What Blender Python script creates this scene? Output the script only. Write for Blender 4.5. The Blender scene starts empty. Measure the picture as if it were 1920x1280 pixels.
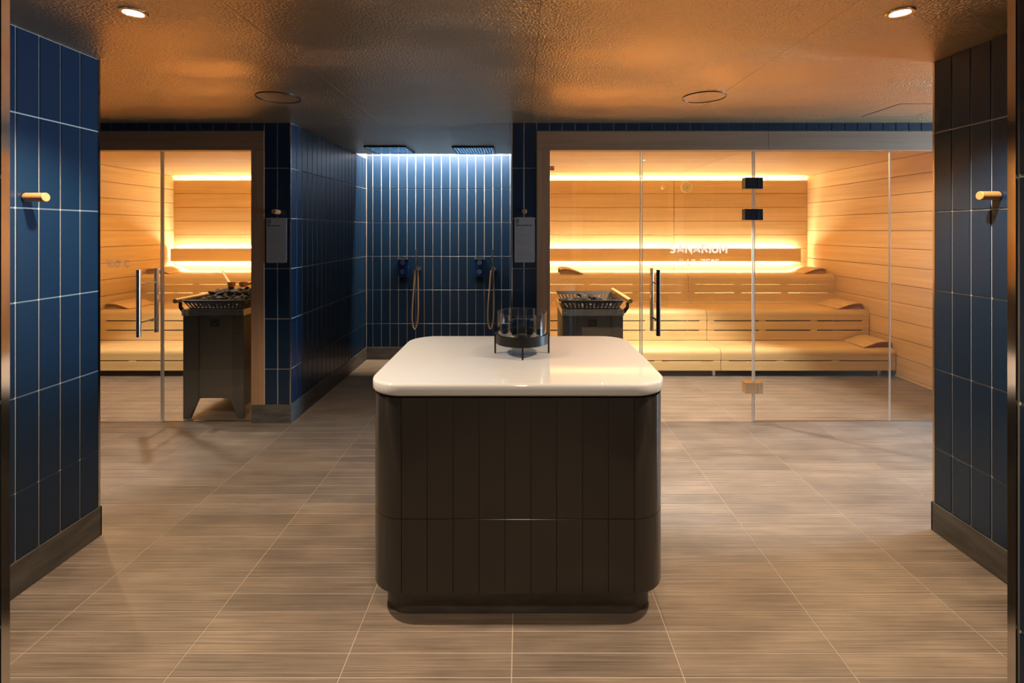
import bpy, bmesh, math, random
from mathutils import Vector, Matrix
random.seed(7)
PI = math.pi
S = bpy.context.scene
COL = S.collection

# ------------------------------------------------------------------ camera
# one-point perspective with lens shift: focal 920 px of a 1920 px frame,
# vanishing point at pixel (976, 432); X right, Y away from the camera, Z up
F, VX, VY, EYE = 920.0, 976.0, 432.0, 1.545
cd = bpy.data.cameras.new('camera'); cam = bpy.data.objects.new('camera', cd); COL.objects.link(cam)
cam.location = (0, 0, EYE); cam.rotation_euler = (PI/2, 0, 0)
cd.sensor_width = 36; cd.lens = 36*F/1920
cd.shift_x = -(VX-960)/1920; cd.shift_y = -(640-VY)/1920
cd.clip_start = .02
S.camera = cam

# ------------------------------------------------------------------ world, exposure
S.view_settings.view_transform = 'Standard'; S.view_settings.look = 'None'
S.view_settings.exposure = 0.22; S.view_settings.gamma = 1.0
S.view_settings.use_curve_mapping = False
W = bpy.data.worlds.new('world'); S.world = W; W.use_nodes = True
W.node_tree.nodes['Background'].inputs[0].default_value = (.80, .86, 1.0, 1)
W.node_tree.nodes['Background'].inputs[1].default_value = .05
S.cycles.max_bounces = 8; S.cycles.transparent_max_bounces = 16; S.cycles.diffuse_bounces = 4
S.cycles.sample_clamp_indirect = 6.0; S.cycles.caustics_reflective = False; S.cycles.caustics_refractive = False

LED_COL = (1.0, .92, .74)
LED = dict(cove=70.0, back=100.0, under=20.0, shower=600.0)
SPOT_W, SPOT_COL = 190.0, (1.0, .77, .54)
SAUNA_W, SAUNA_COL = 320.0, (1.0, .95, .88)
GLOW_W, GLOW_COL = 60.0, (1.0, .72, .38)  # warm fill for the unseen lamps added inside the saunas
DAY_W, DAY_COL = 430.0, (.50, .74, 1.0)

def area_light(name, loc, rot, sx, sy, w, col, parent=None):
    l = bpy.data.lights.new(name, 'AREA'); l.shape = 'RECTANGLE'; l.size = sx; l.size_y = sy
    l.energy = w; l.color = col
    o = bpy.data.objects.new(name, l); COL.objects.link(o); o.location = loc; o.rotation_euler = rot
    if parent: o.parent = parent; o.location = Vector(loc)-parent.location
    return o
# daylight from the window at the right-hand end of the lobby
area_light('daylight', (6.22, 3.45, 1.30), (0, PI/2, 0), 1.9, .8, DAY_W, DAY_COL)

# ------------------------------------------------------------------ materials
MATS = {}
def nodemat(name):
    m = bpy.data.materials.new(name); m.use_nodes = True; MATS[name] = m
    nt = m.node_tree; b = nt.nodes['Principled BSDF']
    return m, nt, b
def plain(name, col, rough=.5, metal=0.0, spec=.5, emit=None, estr=0):
    m, nt, b = nodemat(name)
    b.inputs['Base Color'].default_value = (*col, 1); b.inputs['Roughness'].default_value = rough
    b.inputs['Metallic'].default_value = metal; b.inputs['Specular IOR Level'].default_value = spec
    if emit:
        b.inputs['Emission Color'].default_value = (*emit, 1); b.inputs['Emission Strength'].default_value = estr
    return m
def N(nt, t, **kw):
    n = nt.nodes.new(t)
    for k, v in kw.items():
        if k in n.inputs: n.inputs[k].default_value = v
        else: setattr(n, k, v)
    return n
def L(nt, a, b): nt.links.new(a, b)
def coords(nt, scale, kind='Object'):
    tc = N(nt, 'ShaderNodeTexCoord'); mp = N(nt, 'ShaderNodeMapping'); mp.inputs['Scale'].default_value = scale
    L(nt, tc.outputs[kind], mp.inputs['Vector']); return mp.outputs['Vector']
def world_coords(nt, scale):
    g = N(nt, 'ShaderNodeNewGeometry'); mp = N(nt, 'ShaderNodeMapping'); mp.inputs['Scale'].default_value = scale
    L(nt, g.outputs['Position'], mp.inputs['Vector']); return mp.outputs['Vector']
def ramp(nt, fac, stops):
    r = N(nt, 'ShaderNodeValToRGB'); e = r.color_ramp.elements
    e[0].position, e[0].color = stops[0][0], (*stops[0][1], 1)
    e[1].position, e[1].color = stops[-1][0], (*stops[-1][1], 1)
    for p, c in stops[1:-1]:
        k = e.new(p); k.color = (*c, 1)
    L(nt, fac, r.inputs['Fac']); return r.outputs['Color']
def mixcol(nt, fac, a, b, mode='MIX'):
    m = N(nt, 'ShaderNodeMix', data_type='RGBA', blend_type=mode)
    for s, v in ((0, fac), (6, a), (7, b)):
        if hasattr(v, 'links') or hasattr(v, 'is_linked'): L(nt, v, m.inputs[s])
        else: m.inputs[s].default_value = v if s == 0 else (*v, 1)
    return m.outputs[2]
def bump(nt, b, h, strength, dist=.01):
    n = N(nt, 'ShaderNodeBump'); n.inputs['Strength'].default_value = strength; n.inputs['Distance'].default_value = dist
    L(nt, h, n.inputs['Height']); L(nt, n.outputs['Normal'], b.inputs['Normal'])

def tile_mat(name, c1, c2, rough):
    m, nt, b = nodemat(name)
    oi = N(nt, 'ShaderNodeObjectInfo')
    L(nt, ramp(nt, oi.outputs['Random'], [(0, c1), (1, c2)]), b.inputs['Base Color'])
    b.inputs['Roughness'].default_value = rough
    return m
tile_mat('navy_tile', (.004, .0185, .048), (.006, .0225, .055), .31)
tile_mat('charcoal_tile', (.034, .030, .027), (.038, .034, .030), .17)
plain('grout', (.62, .58, .52), .85)
plain('joint_dark', (.14, .07, .03), .8)
plain('dark_grout', (.035, .030, .027), .8)

def floor_mat():
    m, nt, b = nodemat('floor_tile')
    oi = N(nt, 'ShaderNodeObjectInfo')
    fine = N(nt, 'ShaderNodeTexNoise', Scale=1.0, Detail=3.0, Roughness=.6); L(nt, world_coords(nt, (2.2, 150, 1)), fine.inputs['Vector'])
    cloud = N(nt, 'ShaderNodeTexNoise', Scale=1.0, Detail=3.0); L(nt, world_coords(nt, (3.2, 7, 1)), cloud.inputs['Vector'])
    a = ramp(nt, fine.outputs['Fac'], [(.30, (.132, .101, .078)), (.50, (.208, .163, .128)), (.72, (.288, .230, .182))])
    c = ramp(nt, cloud.outputs['Fac'], [(.30, (.78, .77, .76)), (.70, (1.18, 1.17, 1.15))])
    x = mixcol(nt, 1.0, a, c, 'MULTIPLY')
    r = ramp(nt, oi.outputs['Random'], [(0, (.86, .86, .87)), (1, (1.12, 1.10, 1.08))])
    L(nt, mixcol(nt, 1.0, x, r, 'MULTIPLY'), b.inputs['Base Color'])
    b.inputs['Roughness'].default_value = .42
    bump(nt, b, fine.outputs['Fac'], .25, .004)
floor_mat()
plain('floor_grout', (.46, .38, .30), .8)

def skirting():
    m, nt, b = nodemat('skirting_stone')
    n = N(nt, 'ShaderNodeTexNoise', Scale=1.0, Detail=4.0); L(nt, world_coords(nt, (6, 6, 30)), n.inputs['Vector'])
    L(nt, ramp(nt, n.outputs['Fac'], [(.3, (.055, .050, .046)), (.7, (.11, .10, .088))]), b.inputs['Base Color'])
    b.inputs['Roughness'].default_value = .5
skirting()

def wood(name, axis, c1, c2, rough=.5):
    m, nt, b = nodemat(name)
    sc = {'x': (1.0, 26, 26), 'y': (26, 1.0, 26), 'z': (26, 26, 1.0)}[axis]
    n = N(nt, 'ShaderNodeTexNoise', Scale=1.0, Detail=4.0, Roughness=.62, Distortion=.35); L(nt, world_coords(nt, sc), n.inputs['Vector'])
    n2 = N(nt, 'ShaderNodeTexNoise', Scale=1.0, Detail=2.0); L(nt, world_coords(nt, tuple(s*.16 for s in sc)), n2.inputs['Vector'])
    a = ramp(nt, n.outputs['Fac'], [(.28, c1), (.70, c2)])
    t = ramp(nt, n2.outputs['Fac'], [(.3, (.90, .88, .86)), (.7, (1.06, 1.05, 1.04))])
    oi = N(nt, 'ShaderNodeObjectInfo')
    r = ramp(nt, oi.outputs['Random'], [(0, (.93, .92, .90)), (1, (1.05, 1.05, 1.05))])
    L(nt, mixcol(nt, 1.0, mixcol(nt, 1.0, a, t, 'MULTIPLY'), r, 'MULTIPLY'), b.inputs['Base Color'])
    b.inputs['Roughness'].default_value = rough
    bump(nt, b, n.outputs['Fac'], .08, .003)
for ax in 'xyz':
    wood('hemlock_'+ax, ax, (.66, .445, .195), (.79, .56, .27))
    wood('frame_wood_'+ax, ax, (.34, .19, .105), (.43, .26, .15), .5)
wood('rail_wood', 'y', (.55, .29, .10), (.66, .37, .15), .45)
wood('peg_wood', 'x', (.42, .20, .07), (.52, .27, .10), .5)

def ceiling_mat():
    m, nt, b = nodemat('ceiling_plaster')
    n = N(nt, 'ShaderNodeTexNoise', Scale=1.0, Detail=2.0, Roughness=.5); L(nt, world_coords(nt, (85, 85, 85)), n.inputs['Vector'])
    big = N(nt, 'ShaderNodeTexNoise', Scale=1.0, Detail=2.0); L(nt, world_coords(nt, (1.3, 2.2, 1)), big.inputs['Vector'])
    mul = N(nt, 'ShaderNodeMath', operation='MULTIPLY'); L(nt, n.outputs['Fac'], mul.inputs[0])
    mr = N(nt, 'ShaderNodeMapRange'); mr.inputs['From Min'].default_value = .38; mr.inputs['From Max'].default_value = .62
    mr.inputs['To Min'].default_value = .25; mr.inputs['To Max'].default_value = 1.0
    L(nt, big.outputs['Fac'], mr.inputs['Value']); L(nt, mr.outputs['Result'], mul.inputs[1])
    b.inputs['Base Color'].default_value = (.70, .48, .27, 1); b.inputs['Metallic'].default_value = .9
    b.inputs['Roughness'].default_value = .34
    bump(nt, b, mul.outputs['Value'], .9, .012)
ceiling_mat()
plain('black_paint', (.012, .012, .013), .6)
plain('white_slab', (.66, .665, .68), .05)
plain('steel', (.62, .61, .60), .22, 1.0)
plain('polished_steel', (.70, .66, .62), .10, 1.0)
plain('brass', (.78, .58, .36), .22, 1.0)
plain('black_metal', (.02, .019, .018), .35, .6)
plain('heater_grey', (.085, .078, .068), .55, .2)
plain('heater_panel', (.12, .108, .092), .5, .2)
plain('label_plate', (.02, .02, .02), .4)
plain('basket_metal', (.014, .010, .007), .5, .0, .3)
plain('sign_grey', (.36, .355, .37), .5)
plain('print_dark', (.06, .055, .055), .6)
plain('print_grey', (.27, .26, .27), .6)
plain('cream_plastic', (.80, .66, .42), .4)
plain('dial_face', (.62, .52, .30), .5)
plain('valve_blue', (.02, .10, .42), .15, .7)
plain('copper_hose', (.85, .62, .38), .32, .8)
plain('slat_white', (.82, .84, .90), .12, 1.0)
plain('back_blue', (.10, .13, .22), .3, .6)
plain('orange_sticker', (.42, .17, .045), .6)
plain('reflector', (.85, .80, .70), .2, 1.0)
plain('lamp_glow', (1, 1, 1), .5, emit=(1, .93, .80), estr=40)
for k, v in LED.items():
    plain('led_'+k, (1, 1, 1), .5, emit=LED_COL if k != 'shower' else (1.0, .80, .62), estr=v)

def stone_mat():
    m, nt, b = nodemat('heater_stone')
    n = N(nt, 'ShaderNodeTexNoise', Scale=60.0, Detail=4.0); L(nt, coords(nt, (1, 1, 1)), n.inputs['Vector'])
    L(nt, ramp(nt, n.outputs['Fac'], [(.3, (.016, .010, .007)), (.7, (.048, .030, .020))]), b.inputs['Base Color'])
    b.inputs['Roughness'].default_value = .8; bump(nt, b, n.outputs['Fac'], .5, .01)
stone_mat()

def glass(name, tint, f0):
    m, nt, b = nodemat(name); nt.nodes.remove(b)
    out = nt.nodes['Material Output']
    lw = N(nt, 'ShaderNodeLayerWeight'); lw.inputs['Blend'].default_value = .5
    p = N(nt, 'ShaderNodeMath', operation='POWER'); p.inputs[1].default_value = 5.0; L(nt, lw.outputs['Facing'], p.inputs[0])
    ma = N(nt, 'ShaderNodeMath', operation='MULTIPLY_ADD'); ma.inputs[1].default_value = 1-f0; ma.inputs[2].default_value = f0
    L(nt, p.outputs[0], ma.inputs[0])
    t = N(nt, 'ShaderNodeBsdfTransparent'); t.inputs[0].default_value = (*tint, 1)
    g = N(nt, 'ShaderNodeBsdfGlossy'); g.inputs['Roughness'].default_value = .0; g.inputs[0].default_value = (1, 1, 1, 1)
    mx = N(nt, 'ShaderNodeMixShader'); L(nt, ma.outputs[0], mx.inputs[0]); L(nt, t.outputs[0], mx.inputs[1]); L(nt, g.outputs[0], mx.inputs[2])
    L(nt, mx.outputs[0], out.inputs['Surface'])
glass('clear_glass', (.985, .99, .985), .040)
glass('vessel_glass', (.95, .96, .97), .09)
def frosted():
    m, nt, b = nodemat('frosted_white'); nt.nodes.remove(b); out = nt.nodes['Material Output']
    d = N(nt, 'ShaderNodeBsdfDiffuse'); d.inputs[0].default_value = (.85, .84, .82, 1)
    t = N(nt, 'ShaderNodeBsdfTranslucent'); t.inputs[0].default_value = (.9, .88, .85, 1)
    mx = N(nt, 'ShaderNodeMixShader'); mx.inputs[0].default_value = .75; L(nt, d.outputs[0], mx.inputs[1]); L(nt, t.outputs[0], mx.inputs[2])
    L(nt, mx.outputs[0], out.inputs['Surface'])
    m, nt, b = nodemat('faint_frost'); nt.nodes.remove(b); out = nt.nodes['Material Output']
    d = N(nt, 'ShaderNodeBsdfDiffuse'); d.inputs[0].default_value = (.85, .84, .82, 1)
    t = N(nt, 'ShaderNodeBsdfTransparent')
    mx = N(nt, 'ShaderNodeMixShader'); mx.inputs[0].default_value = .72; L(nt, d.outputs[0], mx.inputs[1]); L(nt, t.outputs[0], mx.inputs[2])
    L(nt, mx.outputs[0], out.inputs['Surface'])
    m, nt, b = nodemat('glass_edge')
    b.inputs['Base Color'].default_value = (.80, .74, .66, 1); b.inputs['Roughness'].default_value = .15
    b.inputs['Transmission Weight'].default_value = .35
frosted()

# ------------------------------------------------------------------ mesh helpers
def box(bm, x0, x1, y0, y1, z0, z1, bev=0.0):
    v = [bm.verts.new((x, y, z)) for z in (z0, z1) for y in (y0, y1) for x in (x0, x1)]
    fs = [bm.faces.new([v[i] for i in q]) for q in ((0, 2, 3, 1), (4, 5, 7, 6), (0, 1, 5, 4), (2, 6, 7, 3), (0, 4, 6, 2), (1, 3, 7, 5))]
    if bev > 0:
        es = list({e for f in fs for e in f.edges})
        bmesh.ops.bevel(bm, geom=es, offset=bev, segments=1, affect='EDGES')
def frame_of(d):
    d = d.normalized(); a = Vector((0, 0, 1)) if abs(d.z) < .9 else Vector((1, 0, 0))
    u = d.cross(a).normalized(); return u, d.cross(u)
def cyl(bm, p0, p1, r0, r1=None, seg=20, cap=True):
    p0, p1 = Vector(p0), Vector(p1); r1 = r0 if r1 is None else r1
    u, w = frame_of(p1-p0)
    ra = [bm.verts.new(p0+(u*math.cos(2*PI*i/seg)+w*math.sin(2*PI*i/seg))*r0) for i in range(seg)]
    rb = [bm.verts.new(p1+(u*math.cos(2*PI*i/seg)+w*math.sin(2*PI*i/seg))*r1) for i in range(seg)]
    for i in range(seg):
        f = bm.faces.new((ra[i], ra[(i+1) % seg], rb[(i+1) % seg], rb[i])); f.smooth = True
    if cap: bm.faces.new(ra[::-1]); bm.faces.new(rb)
def tube(bm, pts, r, seg=10, closed=False):
    pts = [Vector(p) for p in pts]; n = len(pts); rings = []
    for i, p in enumerate(pts):
        d = pts[min(i+1, n-1)]-pts[max(i-1, 0)]
        u, w = frame_of(d)
        rings.append([bm.verts.new(p+(u*math.cos(2*PI*k/seg)+w*math.sin(2*PI*k/seg))*r) for k in range(seg)])
    for i in range(n-1):
        for k in range(seg):
            f = bm.faces.new((rings[i][k], rings[i][(k+1) % seg], rings[i+1][(k+1) % seg], rings[i+1][k])); f.smooth = True
    bm.faces.new(rings[0][::-1]); bm.faces.new(rings[-1])
def lathe(bm, c, prof, seg=48, close=False):
    rings = [[bm.verts.new((c[0]+r*math.cos(2*PI*k/seg), c[1]+r*math.sin(2*PI*k/seg), c[2]+z)) for k in range(seg)] for r, z in prof]
    pairs = list(zip(rings, rings[1:])) + ([(rings[-1], rings[0])] if close else [])
    for a, b in pairs:
        for k in range(seg):
            f = bm.faces.new((a[k], a[(k+1) % seg], b[(k+1) % seg], b[k])); f.smooth = True
    if not close:
        bm.faces.new(rings[0][::-1]); bm.faces.new(rings[-1])
def extrude_x(bm, prof, x0, x1, smooth=False):      # prof: closed (y,z) polygon
    a = [bm.verts.new((x0, y, z)) for y, z in prof]; b = [bm.verts.new((x1, y, z)) for y, z in prof]; n = len(prof)
    for i in range(n):
        f = bm.faces.new((a[i], b[i], b[(i+1) % n], a[(i+1) % n])); f.smooth = smooth
    bm.faces.new(a[::-1]); bm.faces.new(b)
def extrude_y(bm, prof, y0, y1):                    # prof: closed (x,z) polygon
    a = [bm.verts.new((x, y0, z)) for x, z in prof]; b = [bm.verts.new((x, y1, z)) for x, z in prof]; n = len(prof)
    for i in range(n): bm.faces.new((a[i], a[(i+1) % n], b[(i+1) % n], b[i]))
    bm.faces.new(a[::-1]); bm.faces.new(b)
def rrect(x0, x1, y0, y1, r, seg=10):
    out = []
    for cx, cy, a0 in ((x1-r, y1-r, 0), (x0+r, y1-r, PI/2), (x0+r, y0+r, PI), (x1-r, y0+r, 1.5*PI)):
        for i in range(seg+1):
            a = a0+PI/2*i/seg; out.append((cx+r*math.cos(a), cy+r*math.sin(a)))
    return out
def rslab(bm, x0, x1, y0, y1, r, layers, seg=12):   # layers: (inset, z)
    rings = [[bm.verts.new((x, y, z)) for x, y in rrect(x0+i, x1-i, y0+i, y1-i, max(r-i, .003), seg)] for i, z in layers]
    n = len(rings[0])
    for a, b in zip(rings, rings[1:]):
        for k in range(n):
            f = bm.faces.new((a[k], a[(k+1) % n], b[(k+1) % n], b[k])); f.smooth = True
    bm.faces.new(rings[0][::-1]); bm.faces.new(rings[-1])
def obj(name, bm, mat, parent=None, fix=True):
    if parent is not None and fix:
        o = parent
        off = Vector((0, 0, 0))
        while o is not None: off += o.location; o = o.parent
        bmesh.ops.translate(bm, verts=bm.verts, vec=-off)
    bmesh.ops.recalc_face_normals(bm, faces=bm.faces)
    for ed in bm.edges:
        if len(ed.link_faces) == 2 and ed.calc_face_angle(0) > .75: ed.smooth = False
    me = bpy.data.meshes.new(name); bm.to_mesh(me); bm.free()
    me.materials.append(MATS[mat]); o = bpy.data.objects.new(name, me); COL.objects.link(o)
    if parent is not None: o.parent = parent
    return o
def mk(fn, *a, **k):
    bm = bmesh.new(); fn(bm, *a, **k); return bm
def tag(o, label, cat, group=None, kind=None):
    o['label'] = label; o['category'] = cat
    if group: o['group'] = group
    if kind: o['kind'] = kind
    return o
def thing(name, label, cat, loc, group=None, kind=None):
    o = bpy.data.objects.new(name, None); COL.objects.link(o); o.location = loc; o.empty_display_size = .1
    return tag(o, label, cat, group, kind)
def piece(name, me, mw, parent):
    o = bpy.data.objects.new(name, me); COL.objects.link(o); o.parent = parent; o.matrix_local = mw; return o

_cache = {}
def slab_mesh(w, h, t, mat, cham=.0015):
    """flat piece: w along x, h along y, t thick along z (back at z=0), chamfered front"""
    key = (round(w, 4), round(h, 4), t, mat, cham)
    if key in _cache: return _cache[key]
    bm = bmesh.new(); rings = []
    for i, z in ((0, 0), (0, t-cham), (cham, t)):
        rings.append([bm.verts.new((sx*(w/2-i), sy*(h/2-i), z)) for sx, sy in ((-1, -1), (1, -1), (1, 1), (-1, 1))])
    for a, b in zip(rings, rings[1:]):
        for k in range(4): bm.faces.new((a[k], a[(k+1) % 4], b[(k+1) % 4], b[k]))
    bm.faces.new(rings[-1]); bm.faces.new(rings[0][::-1])
    me = bpy.data.meshes.new('piece_'+mat); bm.to_mesh(me); bm.free(); me.materials.append(MATS[mat])
    _cache[key] = me; return me
def grid(parent, name, origin, u, v, us, vs, mat, gap=.0064, t=.006, skip=None, cham=.0015):
    """pieces between consecutive edges us (along u) and vs (along v), standing proud along u x v"""
    o, u, v = Vector(origin), Vector(u), Vector(v); n = u.cross(v)
    for i in range(len(us)-1):
        for j in range(len(vs)-1):
            a0, a1, b0, b1 = us[i], us[i+1], vs[j], vs[j+1]
            w, h = a1-a0-gap, b1-b0-gap
            if w < .004 or h < .004 or (skip and skip((a0+a1)/2, (b0+b1)/2)): continue
            c = o+u*((a0+a1)/2)+v*((b0+b1)/2)
            m = Matrix(((u.x, v.x, n.x, c.x), (u.y, v.y, n.y, c.y), (u.z, v.z, n.z, c.z), (0, 0, 0, 1)))
            piece(name, slab_mesh(w, h, t, mat, cham), m, parent)
def field(parent, origin, u, v, us, vs, mat, gap=.0045, t=.006):
    o, u, v = Vector(origin), Vector(u), Vector(v); n = u.cross(v); bm = bmesh.new()
    for a0, a1 in zip(us, us[1:]):
        for b0, b1 in zip(vs, vs[1:]):
            if a1-a0 < .01: continue
            q = [bm.verts.new(o+u*a+v*b+n*h) for h in (0, t) for a, b in ((a0+gap/2, b0+gap/2), (a1-gap/2, b0+gap/2), (a1-gap/2, b1-gap/2), (a0+gap/2, b1-gap/2))]
            bm.faces.new(q[4:])
            for k in range(4): bm.faces.new((q[k], q[(k+1) % 4], q[4+(k+1) % 4], q[4+k]))
    f = obj('tile_field', bm, mat, parent); f['kind'] = 'stuff'
def struct(name, bm, mat, label, cat):
    return tag(obj(name, bm, mat), label, cat, kind='structure')
def edges(a, b, start, pitch):
    k = math.ceil((a-start)/pitch+1e-6); e = [a]
    x = start+k*pitch
    while x < b-1e-6:
        if x-e[-1] > .002: e.append(x)
        x += pitch
    e.append(b); return e


CEIL = 2.41
FY = 3.94                 # facade plane
BY = 5.88                 # shower back wall
SY = 6.79                 # back panelling of both saunas
LX, RX = -2.134, 2.128    # side walls of the niche
LEND, REND = 2.49, 2.532  # where the side walls end
ROWS = [.148, .4326, .8356, 1.2386, 1.6416, 2.0446, CEIL]
TP = .1015
SKH = .147

# ------------------------------------------------------------------ floor
fl = struct('floor', mk(box, -5.0, 6.3, -.6, 6.95, -.12, -.0015), 'floor_grout', 'striped beige-brown floor tiles with pale joints running through the whole room', 'floor')
colx = [-.031+.596*k for k in range(-9, 12)]
rowy = [1.698+.098*k for k in range(-24, 54)]
rest = bmesh.new(); cnt = 0
for i in range(len(colx)-1):
    for j in range(len(rowy)-1):
        x0, x1, y0, y1 = max(colx[i], -5.0), min(colx[i+1], 6.3), rowy[j], min(rowy[j+1], 6.95)
        if x1-x0 < .02 or y1-y0 < .02: continue
        vis = y1 > 1.62 and y0 < 3.78 and x1 > -1.10*y1 and x0 < 1.06*y1
        if y1 < 2.6: vis = vis and x1 > LX and x0 < RX
        full = x1-x0 > .59
        g = .0020
        if vis and cnt < 300:
            me = slab_mesh(x1-x0-2*g, y1-y0-2*g, .006, 'floor_tile', .0006)
            piece('floor_tile', me, Matrix.Translation(((x0+x1)/2, (y0+y1)/2, -.006)), fl); cnt += 1
        else:
            box(rest, x0+g, x1-g, y0+g, y1-g, -.006, 0)
ft = obj('floor_tile_field', rest, 'floor_tile', fl); ft['kind'] = 'stuff'

# ------------------------------------------------------------------ ceiling
cl = struct('ceiling', mk(box, -5.0, 6.3, -.6, FY+.12, CEIL+.012, CEIL+.15), 'black_paint', 'dark textured plaster ceiling glowing orange near the saunas', 'ceiling')
seams = [-5.0, -3.525, -2.325, -1.125, .077, 1.275, 2.475, 3.675, 4.875, 6.3]
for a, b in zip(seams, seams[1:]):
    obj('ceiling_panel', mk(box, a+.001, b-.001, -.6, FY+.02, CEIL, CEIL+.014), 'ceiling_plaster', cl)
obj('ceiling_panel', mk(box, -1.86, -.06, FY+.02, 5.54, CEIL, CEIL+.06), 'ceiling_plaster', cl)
# cove above the shower wall
cv = obj('light_cove', mk(box, -1.95, 0, 5.40, BY+.10, 2.78, 2.84), 'black_paint', cl)
obj('cove_lip', mk(box, -1.86, -.06, 5.50, 5.54, CEIL+.06, 2.78), 'black_paint', cl)
led = obj('led_strip', mk(box, -1.82, -.10, 5.545, 5.575, 2.66, 2.70), 'led_shower', cl); led['label'] = 'hidden light strip in the slot above the shower wall'
hatch = bmesh.new()
for q in ((2.59, 2.975, 3.348, 3.352), (2.59, 2.975, 3.723, 3.727), (2.588, 2.592, 3.35, 3.725), (2.972, 2.976, 3.35, 3.725)):
    box(hatch, *q, CEIL-.0012, CEIL+.002)
h = thing('access_hatch', 'flush square access hatch in the ceiling above the right glass front', 'hatch', (2.78, 3.54, CEIL))
obj('hatch_gap', hatch, 'black_paint', h)
obj('hatch_cover', mk(box, 2.595, 2.969, 3.355, 3.720, CEIL-.002, CEIL+.002), 'ceiling_plaster', h)

# ------------------------------------------------------------------ tiled walls
def tiled_wall(name, b, label, faces, mat='navy_tile'):
    w = struct(name, mk(box, *b), 'grout', label, 'wall')
    for f in faces: grid(w, 'wall_tile', *f, mat)
    return w
def skirt(name, boxes, label):
    bm = bmesh.new()
    for b in boxes: box(bm, *b, 0, SKH, .0015)
    return struct(name, bm, 'skirting_stone', label, 'baseboard')
def trim(parent, x, y, z0, z1, s=.007, mat='steel'):
    obj('corner_trim', mk(box, x-s, x+s, y-s, y+s, z0, z1), mat, parent)

T = .006
wl = tiled_wall('wall_left', (-5.0, LX-T, .885, LEND-T, 0, CEIL+.02), 'navy tiled wall on the left holding a wooden peg',
                [((LX-T, 0, 0), (0, 1, 0), (0, 0, 1), edges(1.45, LEND-.008, LEND-.008-TP*10, TP), ROWS)])
trim(wl, LX-.006, LEND-.004, 0, CEIL, .006, 'polished_steel')
skirt('baseboard_left', [(LX-T-.002, LX+.006, .9, LEND+.004), (-5.0, LX+.006, LEND-.004, LEND+.006)], 'dark stone skirting along the left tiled wall')
wr = tiled_wall('wall_right', (RX+T, 6.3, .885, REND-T, 0, CEIL+.02), 'navy tiled wall on the right holding a wooden peg',
                [((RX+T, 0, 0), (0, -1, 0), (0, 0, 1), edges(-(REND-.008), -1.55, -(REND-.008), TP), ROWS)])
trim(wr, RX+.006, REND-.004, 0, CEIL, .006, 'brass')
skirt('baseboard_right', [(RX-.006, RX+T+.002, .9, REND+.004), (RX-.006, 6.3, REND-.004, REND+.006)], 'dark stone skirting along the right tiled wall')

field(wl, (0, LEND-T, 0), (-1, 0, 0), (0, 0, 1), edges(-LX+.008, 5.0, -LX+.008, TP), ROWS, 'navy_tile')
field(wr, (0, REND-T, 0), (-1, 0, 0), (0, 0, 1), edges(-6.3, -RX-.008, -RX-.008-TP*60, TP), ROWS, 'navy_tile')
# doorway jambs beside the camera
JL, JR, JD = -.925, .882, .885
wj = tiled_wall('wall_entry_left', (-5.0, JL-T, -.6, JD, 0, CEIL+.02), 'dark tiled door jamb at the left picture edge',
                [((JL-T, 0, 0), (0, 1, 0), (0, 0, 1), edges(.2, JD-.013, JD-.013-TP*7, TP), [0]+ROWS[1:])])
obj('corner_trim', mk(box, JL-.004, JL+.001, JD-.012, JD+.003, 0, CEIL), 'polished_steel', wj)
wk = tiled_wall('wall_entry_right', (JR+T, 6.3, -.6, JD, 0, CEIL+.02), 'dark tiled door jamb at the right picture edge',
                [((JR+T, 0, 0), (0, -1, 0), (0, 0, 1), edges(-(JD-.013), -.2, -(JD-.013), TP), [0]+ROWS[1:])])
obj('corner_trim', mk(box, JR-.001, JR+.004, JD-.012, JD+.003, 0, CEIL), 'polished_steel', wk)

field(wj, (0, JD, 0), (-1, 0, 0), (0, 0, 1), edges(-JL+.006, -LX, -JL+.006, TP), ROWS, 'navy_tile')
field(wk, (0, JD, 0), (-1, 0, 0), (0, 0, 1), edges(-RX, -JR-.006, -JR-.006-TP*30, TP), ROWS, 'navy_tile')
# end walls of the lobby
struct('wall_lobby_left', mk(box, -5.12, -5.0, .885, FY+.1, 0, CEIL+.02), 'navy_tile', 'dark end wall of the lobby beyond the left wall', 'wall')
we = bmesh.new()
box(we, 6.3, 6.42, .885, 3.0, 0, CEIL+.02); box(we, 6.3, 6.42, 3.90, FY+.1, 0, CEIL+.02)
box(we, 6.3, 6.42, 3.0, 3.90, 0, .3); box(we, 6.3, 6.42, 3.0, 3.90, 2.3, CEIL+.02)
struct('wall_lobby_right', we, 'navy_tile', 'end wall of the lobby with a window beyond the right wall', 'wall')

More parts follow.
